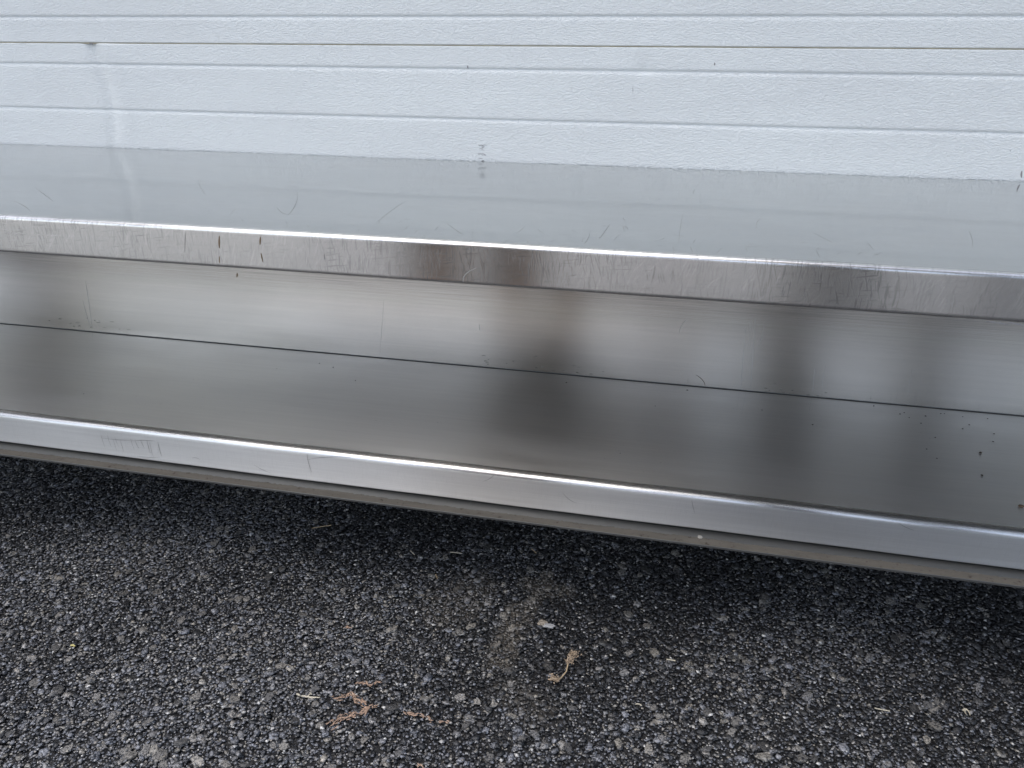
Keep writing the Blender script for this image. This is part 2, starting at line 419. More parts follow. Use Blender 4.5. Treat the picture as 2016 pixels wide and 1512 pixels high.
def section(zb, zt, grooves, parent, fine=False):
    prof = [(.004, zt), (.0012, zt-.0004), (0, zt-.0014), (0, zt-.003)]
    z = zt-.003
    for g in sorted(grooves, reverse=True):
        pts = groove(g); m = max(1, int((z-pts[0][1])/.008)) if fine else 1
        for i in range(1, m): prof.append((0, z+(pts[0][1]-z)*i/m))
        prof += pts; z = pts[-1][1]
    m = max(1, int((z-zb)/.008)) if fine else 1
    for i in range(1, m): prof.append((0, z+(zb+.0016-z)*i/m))
    prof += [(0, zb+.003), (0, zb+.0014), (.0012, zb+.0004), (.004, zb), (.044, zb), (.044, zt)]
    xs = [DX0, DX1] if not fine else [DX0] + list(np.arange(-1.5, -.80, .02)) + list(np.arange(-.80+.0, -.62, .02)) + list(np.arange(-.62, .5, .02)) + [DX1]
    if fine:
        xc = at_y(178, 90, 0).x; qx = at_y(1268, 139, 0).x
        xs = sorted(set([round(v, 4) for v in xs] + [round(v, 4) for v in np.arange(xc-.06, xc+.09, .0025)] + [round(v, 4) for v in np.arange(qx-.03, qx+.03, .003)]))
    n = len(prof); V = []; Fc = []
    for x in xs:
        for (y, z) in prof: V.append((x - door.location.x, y + (dent(x, z) if fine and y < .01 else 0), z))
    for a in range(len(xs)-1):
        for i in range(n):
            j = (i+1) % n; Fc.append((a*n+i, (a+1)*n+i, (a+1)*n+j, a*n+j))
    Fc.append(tuple(range(n-1, -1, -1))[::-1]); Fc.append(tuple((len(xs)-1)*n+i for i in range(n))[::-1])
    o = mesh('section', V, Fc, M_DOOR, parent)
    bm = bmesh.new(); bm.from_mesh(o.data); bmesh.ops.recalc_face_normals(bm, faces=bm.faces); bm.to_mesh(o.data); bm.free()
    smooth(o.data, 50); return o
lower = section(.022, Z_J-.0003, [Z_G1] + [Z_G2-.0629*i for i in range(7)], door, True)
zz = Z_J; step = .5334
for s in range(3):
    gs = [zz+.0345+.0629*i for i in range(8)]
    section(zz+.0003, zz+step-.0003, gs, door); zz += step
strip = mesh('joint_strip', [(x-door.location.x, y, z) for x in (DX0, DX1) for y, z in ((.0016, Z_J-.0012), (.0016, Z_J+.0012), (.0030, Z_J+.0012), (.0030, Z_J-.0012))], [(0, 1, 5, 4), (1, 2, 6, 5), (2, 3, 7, 6), (3, 0, 4, 7), (3, 2, 1, 0), (4, 5, 6, 7)], plain('joint_grime', (.40, .36, .26), .9, 0, .5, 40), door)
seal = mesh('bottom_seal', [(x-door.location.x, y, z) for x in (DX0, DX1) for y, z in ((.004, .022), (.002, .008), (.008, -.0015), (.034, -.0015), (.04, .022))],
            [(0, 1, 6, 5), (1, 2, 7, 6), (2, 3, 8, 7), (3, 4, 9, 8), (4, 0, 5, 9), (4, 3, 2, 1, 0), (5, 6, 7, 8, 9)], plain('black_rubber', (.02, .02, .02), .7), door)

# ------------------------------------------------------------------ steel shelf unit
SX0, SX1 = -1.75, .80
Z_TOP = CAM_H-.1763; D1 = .4133; LIP1 = .0396
Z_LOW = CAM_H-.4793; D2 = .3038; LIP2 = .0455; FLW = .0255
def sstep(a, b, x):
    u = min(1, max(0, (x-a)/(b-a))); return u*u*(3-2*u)
def deck_dip(x, y):
    """sheet sags a little towards its front edge and is not perfectly flat"""
    s = min(1.0, max(0.0, -y/D1))
    sl = 0.0
    d = -.0052*max(0, s-.30)**2/.49
    d += .00030*math.sin(x*4.3+.8)*math.sin(s*3.1)+.00018*math.sin(x*9.1+2)*math.sin(s*5.2+.4)
    return d
unit = empty('steel_shelf_unit', (-.65, -.2, 0))
tag(unit, 'two-tier stainless steel shelf unit against the white garage door, just above the asphalt', 'shelf')
def child(o, parent):
    o.parent = parent; o.matrix_parent_inverse = parent.matrix_world.inverted(); return o
bpy.context.view_layer.update()
dip1 = .0052
r1, r2 = .0042, .0085
# decks stop where the bend of the lip starts, the lip carries the bend
up = sheet('upper_shelf', [(-.0015-i*(D1-r1-.0035)/44, Z_TOP) for i in range(45)], SX0, SX1, 130, .0012, M_TOP, None, deck_dip, -1)
child(up, unit)
zf = Z_TOP + deck_dip(0, -D1)
def edge_dip(x, y): return deck_dip(x, -D1+.002) - deck_dip(0, -D1)
def kink(x, y): return .00035*math.sin(x*6.1+1)+.0002*math.sin(x*17+.4)+.00012*math.sin(x*41)
lip1 = sheet('front_lip', fillet([(-D1+r1+.002, zf+.00005), (-D1, zf), (-D1, zf-LIP1), (-D1+.022, zf-LIP1), (-D1+.022, zf-LIP1+.012)], [0, r1, .0038, .002, 0], 10, .006),
             SX0, SX1, 90, .0012, M_LIP1, None, edge_dip, -1); child(lip1, up)
back = sheet('back_panel', [(-.0070, Z_TOP-.003-i*(Z_TOP-Z_LOW-.0045)/20) for i in range(21)], SX0, SX1, 60, .0012, M_BACK, None,
             None, -1); child(back, unit)
low = sheet('lower_shelf', [(-.0065-i*(D2-r2-.0085)/30, Z_LOW) for i in range(31)], SX0, SX1, 120, .0012, M_DECK, None, lambda x, y: kink(x, y)*sstep(.12, .285, -y), -1); child(low, unit)
lip2 = sheet('front_lip', fillet([(-D2+r2+.002, Z_LOW), (-D2, Z_LOW), (-D2, Z_LOW-LIP2), (-D2+.016, Z_LOW-LIP2-.0005)], [0, r2, .0035, 0], 12, .006), SX0, SX1, 120, .0012, M_LIP2, None, kink, -1); child(lip2, low)
M_FL = flange_mat(-D2-FLW, FLW)
fl = sheet('bottom_flange', [(-D2+.018-i*(FLW+.018)/16, Z_LOW-LIP2-.0022) for i in range(17)], SX0, SX1, 40, .0022, M_FL, None, None, -1); child(fl, low)
M_SEAM = plain('seam_grime', (.07, .065, .06), .9)
def bar(name, x0, x1, y0, y1, z0, z1, mat, parent):
    o = mesh(name, [(x, y, z) for x in (x0, x1) for y in (y0, y1) for z in (z0, z1)],
             [(0, 1, 3, 2), (4, 6, 7, 5), (0, 4, 5, 1), (2, 3, 7, 6), (0, 2, 6, 4), (1, 5, 7, 3)], mat); child(o, parent); return o
bar('seam', SX0+.002, SX1-.002, -.0086, -.0071, Z_LOW+.0002, Z_LOW+.0006, M_SEAM, back)
def post(x, y):
    bm = bmesh.new()
    prof = [(.0205, 0), (.0205, .012), (.015, .02), (.015, .03), (.0190, .031), (.0190, zf-.0025)]
    nseg = 24; rings = []
    for r, z in prof: rings.append([bm.verts.new((x+r*math.cos(6.28318*i/nseg), y+r*math.sin(6.28318*i/nseg), z)) for i in range(nseg)])
    for a, b in zip(rings, rings[1:]):
        for i in range(nseg): bm.faces.new((a[i], a[(i+1) % nseg], b[(i+1) % nseg], b[i]))
    bm.faces.new(rings[0][::-1]); bm.faces.new(rings[-1])
    me = bpy.data.meshes.new('leg'); bm.to_mesh(me); bm.free(); smooth(me, 40)
    me.uv_layers.new(name='UVMap')
    o = link('leg', me, M_POST); child(o, unit)
for x in (SX0+.06, SX1-.045):
    for y in (-.255, -.05): post(x, y)

# ------------------------------------------------------------------ marks on the steel and the door
def ribbon(name, pts, widths, nrm, mat, parent, lift=.00025, sub=True):
    """flat tapering mark lying on a surface"""
    V = []; Fc = []; n = len(pts); N = Vector(nrm)
    for i, p in enumerate(pts):
        p = Vector(p); t = (Vector(pts[min(i+1, n-1)])-Vector(pts[max(i-1, 0)])).normalized(); s = N.cross(t).normalized()
        wd = widths[i] if isinstance(widths, (list, tuple)) else widths*(.15+.85*math.sin(math.pi*(i+.5)/n))
        V += [p+N*lift+s*wd*.5, p+N*lift-s*wd*.5]
    for i in range(n-1): Fc.append((2*i, 2*i+1, 2*i+3, 2*i+2))
    o = mesh(name, V, Fc, mat)
    if parent: child(o, parent)
    return o


M_SCR_D = plain('scratch_dark', (.34, .335, .33), .4, .9)
M_SCR_L = plain('scratch_light', (.72, .71, .69), .5, .4)
M_STAIN = plain('rust_stain', (.20, .145, .09), .8, 0, .3, 900)
M_SCUFF = plain('black_scuff', (.24, .24, .25), .8, 0, .3, 900)
M_DUST = plain('dried_splash', (.45, .42, .38), .9, 0, .2, 600)
UPZ, OUT = (0, 0, 1), (0, -1, 0)
def on_top(px, py):
    p = at_z(px, py, Z_TOP)
    for _ in range(4): p = at_z(px, py, Z_TOP+deck_dip(p.x, p.y))
    return p
def on_lip1(px, py): return at_y(px, py, -D1)
def on_back(px, py): return at_y(px, py, -.0070)
def on_low(px, py): return at_z(px, py, Z_LOW)
def on_lip2(px, py): return at_y(px, py, -D2)
def on_door(px, py): return at_y(px, py, 0)
def bez(a, b, c, n=9):
    return [((1-u)**2*a[0]+2*u*(1-u)*b[0]+u*u*c[0], (1-u)**2*a[1]+2*u*(1-u)*b[1]+u*u*c[1]) for u in [i/(n-1) for i in range(n)]]
def mark(name, pix, f, nrm, wd, mat, parent, n=9, lift=.0002):
    pts = bez(pix[0], pix[1], pix[2], n) if len(pix) == 3 else [pix[0], ((pix[0][0]+pix[1][0])/2, (pix[0][1]+pix[1][1])/2), pix[1]]
    return ribbon(name, [f(*p) for p in pts], wd, nrm, mat, parent, lift)
# curved hairline scratches on the upper shelf
for pix in (((392, 352), (390, 366), (405, 383)), ((585, 374), (590, 402), (566, 424)), ((68, 368), (90, 385), (108, 398)), ((20, 394), (50, 402), (62, 418)),
            ((545, 408), (555, 425), (578, 422)), ((880, 440), (900, 455), (912, 462)), ((1345, 420), (1338, 448), (1336, 480)), ((1490, 450), (1485, 440), (1497, 430)),
            ((1600, 458), (1625, 470), (1640, 478)), ((1908, 455), (1918, 475), (1914, 490)), ((1370, 380), (1360, 385), (1368, 372)), ((1180, 470), (1192, 455), (1200, 442)),
            ((1150, 480), (1160, 470), (1162, 455)), ((740, 440), (760, 420), (800, 395))):
    mark('scratch', pix, on_top, UPZ, .00032, M_SCR_D, up)
# short tangled hairlines near its front edge
for i in range(70):
    px = random.uniform(380, 1750); py = 415+px*.062+random.uniform(-75, -5)*random.random()
    a = random.uniform(0, 6.28); l = random.uniform(6, 26)
    mark('scratch', ((px, py), (px+l*.5*math.cos(a)+random.gauss(0, 4), py+l*.3*math.sin(a)+random.gauss(0, 2)), (px+l*math.cos(a), py+l*.7*math.sin(a))), on_top, UPZ, .00022, M_SCR_D, up, 6)
# marks on the upper lip
for pix, wd, m in ((((432, 464), (431, 478), (432, 489)), .0018, M_STAIN), (((432, 504), (432, 512), (432, 518)), .0009, M_STAIN), (((513, 466), (512, 474), (512, 482)), .0016, M_STAIN),
                   (((514, 498), (515, 506), (518, 516)), .0012, M_STAIN), (((467, 537), (468, 541), (466, 546)), .0018, M_STAIN), (((639, 500), (639, 506), (640, 512)), .0006, M_SCR_D),
                   (((365, 458), (364, 478), (364, 498)), .0005, M_SCR_D), (((920, 492), (930, 485), (929, 496)), .0006, M_SCUFF), (((912, 555), (908, 540), (936, 528)), .0005, M_SCR_L),
                   (((1940, 632), (1960, 634), (1990, 640)), .0010, M_SCUFF), (((1985, 634), (2000, 637), (2016, 641)), .0014, M_SCUFF)):
    mark('stain' if m == M_STAIN else 'scratch', pix, on_lip1, OUT, wd, m, lip1)
# light vertical scratches on the back panel
for pix, wd in ((((168, 551), (175, 590), (182, 648)), .0007), (((163, 590), (170, 620), (179, 645)), .0006), (((1487, 628), (1483, 690), (1478, 762)), .0006), (((1468, 648), (1463, 700), (1459, 760)), .0008),
                (((1505, 640), (1500, 670), (1486, 692)), .0006), (((1477, 632), (1476, 660), (1475, 680)), .0005), (((1338, 655), (1336, 645), (1352, 628)), .0007), (((943, 638), (944, 644), (944, 650)), .0007),
                (((1796, 726), (1790, 750), (1786, 780)), .0005), (((1604, 725), (1602, 745), (1600, 770)), .0006), (((1625, 718), (1620, 740), (1618, 765)), .0005), (((756, 590), (752, 640), (748, 698)), .0004)):
    mark('scratch', pix, on_back, OUT, wd, M_SCR_L, back)
mark('scratch', ((1370, 738), (1388, 748), (1388, 760)), on_back, OUT, .0009, M_STAIN, back)
for pix in (((1470, 770), (1464, 790), (1460, 820)), ((1455, 775), (1453, 790), (1450, 812)), ((1598, 785), (1594, 800), (1592, 820)), ((182, 652), (182, 662), (183, 672)), ((1000, 765), (1030, 750), (1040, 744))):
    mark('scratch', pix, on_low, UPZ, .0005, M_SCR_L, low)
# pale dried splashes low on the back panel
for i in range(46):
    px = random.choice((random.gauss(975, 28), random.gauss(1100, 45), random.gauss(1560, 40), random.uniform(60, 250)))
    py = 632+px*.0925-random.expovariate(1/7)-2
    l = random.uniform(2, 9)
    mark('splash', ((px, py), (px+l*.5, py+random.uniform(-2, 2)), (px+l, py+l*.05)), on_back, OUT, random.uniform(.0005, .0013), M_DUST, back, 4)
# scuff patch and hairlines on the lower lip
for i in range(11):
    px = 196+i*11+random.uniform(-6, 6); y0 = 858+random.uniform(-3, 4)+(px-196)*.11; y1 = y0+random.uniform(8, 34)
    mark('scratch', ((px, y0), (px+3, (y0+y1)/2), (px+8, y1)), on_lip2, OUT, random.uniform(.0002, .0005), M_SCR_D, lip2, 5)
for pix in (((200, 862), (240, 868), (262, 866)), ((258, 868), (285, 866), (305, 868)), ((270, 898), (290, 901), (315, 900)), ((378, 902), (386, 899), (394, 905)), ((974, 932), (970, 942), (950, 948)), ((605, 892), (604, 905), (614, 930)),
            ((605, 905), (640, 897), (690, 900)), ((1362, 984), (1363, 995), (1368, 1010)), ((1108, 970), (1118, 985), (1135, 990)), ((500, 915), (515, 925), (535, 932)), ((930, 980), (925, 995), (915, 1000)), ((1770, 1030), (1780, 1038), (1800, 1044))):
    mark('scratch', pix, on_lip2, OUT, .0005, M_SCR_D, lip2)
# scuffs on the door
for i in range(16):
    px = 946+random.gauss(0, 4.5); py = 285+32*random.random()**1.3
    l = random.uniform(1.5, 5)
    mark('scuff', ((px-l, py-random.uniform(-1, 2)), (px, py), (px+l, py+random.uniform(-1, 2))), on_door, OUT, random.uniform(.0003, .0009), M_SCUFF, lower, 4)
for pix, wd in ((((921, 129), (920, 132), (922, 135)), .0016), (((1407, 123), (1407, 126), (1407, 129)), .0017), (((2012, 336), (2010, 343), (2011, 350)), .0020), (((1246, 170), (1246, 176), (1246, 183)), .0005), (((273, 250), (273, 251), (273, 253)), .001),
                (((1988, 296), (1989, 297), (1990, 298)), .0008), (((176, 86), (180, 86), (184, 87)), .002)):
    mark('scuff', pix, on_door, OUT, wd, M_SCUFF, lower, 5)

# ------------------------------------------------------------------ small loose things
def lump(name, loc, r, mat, seed=0, sq=(1, 1, .6)):
    rr = random.Random(seed); bm = bmesh.new(); bmesh.ops.create_icosphere(bm, subdivisions=2, radius=1)
    for v in bm.verts:
        f = 1+rr.uniform(-.22, .22); v.co = Vector((v.co.x*sq[0]*r*f, v.co.y*sq[1]*r*f, max(-.3, v.co.z)*sq[2]*r*f))
    me = bpy.data.meshes.new(name); bm.to_mesh(me); bm.free(); o = link(name, me, mat); o.location = loc; return o
# grit lying on the lower shelf: one scatter nobody would count
gv, gf = [], []
GP = [(1772, 816), (1780, 813), (1790, 823), (1822, 820), (1852, 815), (1859, 815), (1895, 821), (1908, 837), (1813, 834), (1895, 845), (1944, 825), (1841, 862), (1957, 855), (1930, 893), (1933, 937), (1844, 903), (1824, 885), (1115, 754), (1290, 800), (1500, 808), (1353, 769),
      (165, 776), (545, 726), (629, 716), (656, 724), (1221, 893), (1720, 800), (1600, 837), (1955, 870), (700, 750)]
for (px, py) in GP:
    p = on_low(px, py); r = random.uniform(.0007, .0014)*(1.8 if (px, py) == (1930, 893) or py == 937 else 1)
    b = len(gv)
    for v in OCT_V: gv.append((p.x+v[0]*r*random.uniform(.7, 1.4), p.y+v[1]*r*random.uniform(.7, 1.4), p.z+.0001+r*.5+v[2]*r*.5))
    gf += [tuple(int(q)+b for q in f) for f in OCT_F]
grit = mesh('grit', gv, gf, plain('dark_grit', (.07, .055, .04), .9)); tag(grit, 'scattered dark specks of grit on the lower steel shelf', 'grit', kind='stuff')
p = on_low(2010, 998); crumb = lump('bark_crumb', (p.x, p.y, Z_LOW+.0008), .0026, plain('bark', (.13, .09, .06), .9), 3)
tag(crumb, 'brown bark crumb on the lower shelf at the right edge', 'crumb')
p = at_z(1378, 1058, Z_LOW-LIP2-.002); peb = lump('pale_pebble', (p.x, p.y, Z_LOW-LIP2-.0016), .0026, plain('pale_grit', (.48, .45, .40), .8), 5)
tag(peb, 'tiny pale pebble caught on the dusty ledge under the lower lip', 'pebble')

def tube(name, pts, rad, mat, parent=None, seg=6):
    V = []; Fc = []; n = len(pts); P = [Vector(p) for p in pts]
    for i, p in enumerate(P):
        t = (P[min(i+1, n-1)]-P[max(i-1, 0)]).normalized(); a = t.cross(Vector((0, 0, 1)))
        a = a.normalized() if a.length > 1e-4 else Vector((1, 0, 0)); b = t.cross(a)
        r = rad[i] if isinstance(rad, (list, tuple)) else rad
        for k in range(seg): th = 6.28318*k/seg; V.append(p+a*r*math.cos(th)+b*r*math.sin(th))
    for i in range(n-1):
        for k in range(seg): Fc.append((i*seg+k, i*seg+(k+1) % seg, (i+1)*seg+(k+1) % seg, (i+1)*seg+k))
    Fc.append(tuple(range(seg))[::-1]); Fc.append(tuple((n-1)*seg+k for k in range(seg)))
    o = mesh(name, V, Fc, mat, None, 60)
    if parent: o.parent = parent
    return o
def G(px, py, z=0.0026): return at_z(px, py, z)
M_STRAW = plain('dry_straw', (.55, .42, .26), .8, 0, .2, 800)
M_PALE = plain('dry_root', (.66, .60, .47), .8, 0, .2, 800)
M_TAN = plain('dry_seed', (.46, .36, .26), .9, 0, .35, 1200)
M_RUSTY = plain('orange_fibre', (.42, .29, .21), .9, 0, .35, 900)
GRP = 'dry straws on the asphalt'
for pts, r, lab in ((((614, 1040), (635, 1036), (652, 1034)), .0007, 'thin dry straw on dark asphalt below the left half of the shelf'),
                    (((886, 1087), (898, 1088), (909, 1089)), .0008, 'short pale straw on dark asphalt below the middle of the shelf lip'),
                    (((808, 1084), (812, 1088), (816, 1092)), .0008, 'tiny pale splinter left of the short straw under the shelf'),
                    (((858, 1131), (860, 1135), (861, 1139)), .0007, 'tiny upright straw splinter above the dusty tracks on the asphalt'),
                    (((1722, 1394), (1735, 1397), (1752, 1400)), .0007, 'bright white fibre on asphalt at lower right'),
                    (((1046, 1080), (1051, 1084), (1056, 1089)), .0006, 'fine brown stalk in the shade under the shelf middle'),
                    (((1312, 1298), (1322, 1299), (1330, 1301)), .0008, 'short silvery sliver on asphalt right of the dry seed head'),
                    (((1250, 1387), (1258, 1384), (1263, 1389)), .0007, 'curved pale fibre on asphalt below the dry seed head')):
    q = [G(*a) for a in bez(*pts, 6)]
    o = tube('straw', [(v-q[0]) for v in q], r, M_PALE if 'pale' in lab or 'white' in lab or 'silver' in lab else M_STRAW); o.location = q[0]; tag(o, lab, 'straw', GRP)
# forked twig
q0 = G(584, 1366); tw = empty('twig', q0); tag(tw, 'thin forked pale twig lying on the asphalt left of the orange fibres', 'twig')
tube('stem', [G(*a)-q0 for a in bez((584, 1366), (600, 1374), (630, 1373), 7)], [.0012, .0011, .001, .001, .0009, .0007, .0005], M_PALE, tw)
tube('side_shoot', [G(*a)-q0 for a in ((606, 1371), (611, 1366), (613, 1362))], [.0009, .0007, .0004], M_PALE, tw)
# dry seed head: two tufts on a bent stalk
q0 = G(1100, 1340); sh = empty('dry_seed_head', q0); tag(sh, 'dried tan weed with two tufts on a bent stalk, on the asphalt', 'weed')
tube('stalk', [G(*a, .003)-q0 for a in ((1096, 1342), (1106, 1333), (1115, 1322), (1117, 1313), (1119, 1303))], [.0012, .0010, .0009, .0009, .0011], M_STRAW, sh)
def tuft(name, c0, c1, wd, n, parent):
    V = []; Fc = []; a, b = G(*c0, .004)-q0, G(*c1, .004)-q0; ax = b-a
    for i in range(n):
        u = random.random(); p = a+ax*u+Vector((random.gauss(0, wd*.5), random.gauss(0, wd*.5), abs(random.gauss(0, wd*.35))))
        d = (ax.normalized()*random.uniform(.2, 1)+Vector((random.gauss(0, .7), random.gauss(0, .7), random.uniform(-.1, .6)))).normalized()
        s = d.cross(Vector((random.gauss(0, 1), random.gauss(0, 1), random.gauss(0, 1)))).normalized(); l = random.uniform(.0022, .0048); k = len(V)
        V += [p-d*l*.5, p+s*l*.22, p+d*l*.5, p-s*l*.22, p+d.cross(s)*l*.15]
        Fc += [(k, k+1, k+4), (k+1, k+2, k+4), (k+2, k+3, k+4), (k+3, k, k+4)]
    mesh(name, V, Fc, M_TAN, parent)
tuft('seed_tuft', (1118, 1306), (1133, 1284), .0048, 150, sh)
tuft('seed_tuft', (1086, 1334), (1098, 1341), .0046, 100, sh)
# white chip with a tan stone
q = G(1079, 1232, .003); chip = lump('paint_chip', q, .0062, plain('white_chip', (.45, .45, .45), .6), 8, (1.3, .7, .35)); tag(chip, 'small white chip on dark asphalt beside the dusty tracks', 'chip')
q = G(1068, 1227, .003); tst = lump('tan_pebble', q, .0058, plain('tan_stone', (.36, .31, .25), .8), 9, (1.1, .9, .5)); tag(tst, 'tan pebble touching the small white chip on the asphalt', 'pebble')
# smears of crushed orange fibre pressed into the stones
def smear(pix, wd, lab, n):
    V = []; Fc = []; q0 = G(*pix[len(pix)//2], .002); pts = [G(*a, .002) for a in pix]
    for i in range(n):
        k = random.randrange(len(pts)-1); u = random.random(); d0 = (pts[k+1]-pts[k]).normalized()
        p = pts[k].lerp(pts[k+1], u)+Vector((random.gauss(0, wd), random.gauss(0, wd), random.uniform(.0002, .0024)))-q0
        d = (d0+Vector((random.gauss(0, .5), random.gauss(0, .5), random.gauss(0, .12)))).normalized(); s = d.cross(Vector((0, 0, 1))).normalized()
        l = random.uniform(.003, .009); w_ = random.uniform(.0004, .0012); b = len(V)
        V += [p-d*l*.5, p+s*w_, p+d*l*.5, p-s*w_, p+Vector((0, 0, w_*.7))]
        Fc += [(b, b+1, b+4), (b+1, b+2, b+4), (b+2, b+3, b+4), (b+3, b, b+4)]
    o = mesh('crushed_fibre', V, Fc, M_RUSTY); o.location = q0; tag(o, lab, 'plant debris', 'crushed orange fibres on the asphalt')
smear([(655, 1376), (680, 1373), (692, 1367), (700, 1378), (715, 1388)], .0020, 'largest orange crushed fibre smear on the asphalt, upper strand', 56)
smear([(652, 1430), (670, 1414), (690, 1410), (715, 1402), (738, 1390)], .0026, 'largest orange crushed fibre smear on the asphalt, lower strand', 76)
smear([(702, 1345), (718, 1346), (730, 1350), (746, 1344)], .0008, 'narrow wavy pink-orange strand above the largest orange smear', 30)
smear([(797, 1402), (815, 1408), (832, 1410), (850, 1420), (884, 1424)], .0014, 'broken orange strand right of the largest orange smear', 30)
smear([(680, 1236), (686, 1237)], .0012, 'small lone orange fleck on the asphalt above the orange smears', 8)
smear([(826, 1504), (832, 1512)], .001, 'orange fleck at the bottom edge of the picture', 5)
q = G(142, 1271, .003); yl = ribbon('yellow_flake', [(-.003, 0, 0), (0, .0006, .0006), (.004, 0, .0002)], [.001, .003, .0012], UPZ, plain('yellow_flake', (.62, .55, .22), .7), None, 0); yl.location = q
md = yl.modifiers.new('thickness', 'SOLIDIFY'); md.thickness = .0006
tag(yl, 'tiny yellow flake on the sunlit asphalt at lower left', 'flake')
q0 = G(1905, 1397); rt = empty('root_wisp', q0); tag(rt, 'pale curled root wisp on the asphalt at lower right', 'root')
tube('strand', [G(*a)-q0 for a in ((1896, 1398), (1902, 1396), (1907, 1400), (1910, 1408))], [.0012, .001, .0008, .0004], M_PALE, rt)
tube('strand', [G(*a)-q0 for a in ((1902, 1396), (1899, 1401), (1904, 1409))], [.0009, .0007, .0004], M_PALE, rt)

# ------------------------------------------------------------------ unseen trees behind the viewer, added to mirror dark streaks into the steel
M_BARK = plain('tree_bark', (.09, .075, .06), .9, 0, .4, 25)
M_LEAF = plain('tree_leaf', (.06, .085, .03), .7, 0, .4, 4)
def tree(x, y, r, h, lab, stems=1, sep=.3, seed=1):
    rr = random.Random(seed); root = empty('added_tree', (x, y, -.06)); tag(root, lab, 'tree', 'added trees mirrored in the steel')
    tops = []
    for s in range(stems):
        ox = (s-(stems-1)/2)*sep; pts = []; n = 8
        for i in range(n+1):
            u = i/n; pts.append((ox*(1+.3*u)+.05*math.sin(u*4+s), .05*math.sin(u*3+seed), u*h))
        tube('trunk', pts, [r*(1.15 if i == 0 else 1)*(1-.6*i/n) for i in range(n+1)], M_BARK, root, 10); tops.append(pts)
    V = []; Fc = []
    for k in range(16):
        b = Vector(rr.choice(rr.choice(tops)[4:])); a = rr.uniform(0, 6.28); l = rr.uniform(.7, 1.5)
        e = b+Vector((math.cos(a)*l, math.sin(a)*l, rr.uniform(.2, .9)))
        tube('limb', [b, b.lerp(e, .5)+Vector((0, 0, .08)), e], [.03, .02, .008], M_BARK, root, 5)
        for i in range(150):
            u = rr.uniform(.4, 1.1); p = b.lerp(e, u)+Vector((rr.gauss(0, .22), rr.gauss(0, .22), rr.gauss(0, .18)))
            d = Vector((rr.gauss(0, 1), rr.gauss(0, 1), rr.gauss(0, .5))).normalized(); s = d.cross(Vector((rr.gauss(0, 1), rr.gauss(0, 1), rr.gauss(0, 1)))).normalized(); q = len(V)
            V += [p, p+d*.05+s*.028, p+d*.11, p+d*.05-s*.028]; Fc.append((q, q+1, q+2, q+3))
    mesh('crown', V, Fc, M_LEAF, root)
tree(.44, -2.65, .15, 4.8, 'added unseen tree, mirrored as the dark streak right of centre in the steel', 1, 0, 2)
tree(-3.15, -2.15, .20, 5.0, 'added thick tree, unseen, mirrored as the dark streak at the left end of the steel', 1, 0, 3)
tree(1.18, -3.1, .12, 5.0, 'added slim tree, unseen, mirrored at the right end of the upper lip', 1, 0, 4)

# ------------------------------------------------------------------ unseen house across the drive, added for warm reflections in the steel
house = empty('added_cream_house', (-1, -17, -.06)); tag(house, 'unseen cream house, added across the drive to mirror warm light in the steel', 'house')
M_CREAM = plain('cream_siding', (.62, .56, .46), .8, 0, .06, 3); M_ROOF = plain('brown_roof', (.16, .12, .10), .9, 0, .2, 8)
M_WHITE = plain('white_trim', (.75, .75, .73), .6, 0, .05, 8); M_GLASS = plain('window_glass', (.05, .06, .07), .08, 0, .1, 2)
def hbox(name, x0, x1, y0, y1, z0, z1, mat, parent):
    return mesh(name, [(x, y, z) for x in (x0, x1) for y in (y0, y1) for z in (z0, z1)],
                [(0, 1, 3, 2), (4, 6, 7, 5), (0, 4, 5, 1), (2, 3, 7, 6), (0, 2, 6, 4), (1, 5, 7, 3)], mat, parent)
hbox('wall', -8, 8, -7, 0, 0, 3.4, M_CREAM, house)
mesh('roof', [(-8.5, .5, 3.3), (8.5, .5, 3.3), (8.5, -7.5, 3.3), (-8.5, -7.5, 3.3), (-8.5, -3.5, 5.4), (8.5, -3.5, 5.4)],
     [(0, 1, 5, 4), (2, 3, 4, 5), (0, 4, 3), (1, 2, 5), (0, 3, 2, 1)], M_ROOF, house)
for x in (-6, -3, 3.2, 6):
    wf = hbox('window', x-.6, x+.6, 0, .05, 1.1, 2.4, M_WHITE, house); hbox('pane', x-.52, x+.52, .05, .06, 1.18, 2.32, M_GLASS, wf)
dr = hbox('door', -.1, .85, 0, .06, .1, 2.2, plain('door_paint_red', (.25, .05, .04), .5), house); hbox('handle', .7, .74, .06, .1, 1.0, 1.12, M_WHITE, dr)

# ------------------------------------------------------------------ the photographer, mirrored as the two dark streaks in the middle
def skin_mesh(name, verts, edges, radii, sub=1):
    me = bpy.data.meshes.new(name); me.from_pydata(verts, edges, []); o = bpy.data.objects.new(name, me); COL.objects.link(o)
    m = o.modifiers.new('skin', 'SKIN'); m.use_smooth_shade = True
    for i, r in enumerate(radii):
        sv = me.skin_vertices[0].data[i]; sv.radius = (r, r) if not isinstance(r, tuple) else r; sv.use_root = (i == 0)
    o.modifiers.new('sub', 'SUBSURF').levels = sub
    bpy.context.view_layer.update(); dg = bpy.context.evaluated_depsgraph_get()
    out = bpy.data.meshes.new_from_object(o.evaluated_get(dg)); bpy.data.objects.remove(o); out.name = name
    return out
PX, PY = -.48, -1.50
def bp(x, y, z): return (x, y, z)
J = {}; VV = []; EE = []; RR = []
def jt(n, x, y, z, r, prev=None):
    J[n] = len(VV); VV.append((x, y, z)); RR.append(r)
    if prev: EE.append((J[prev], J[n]))
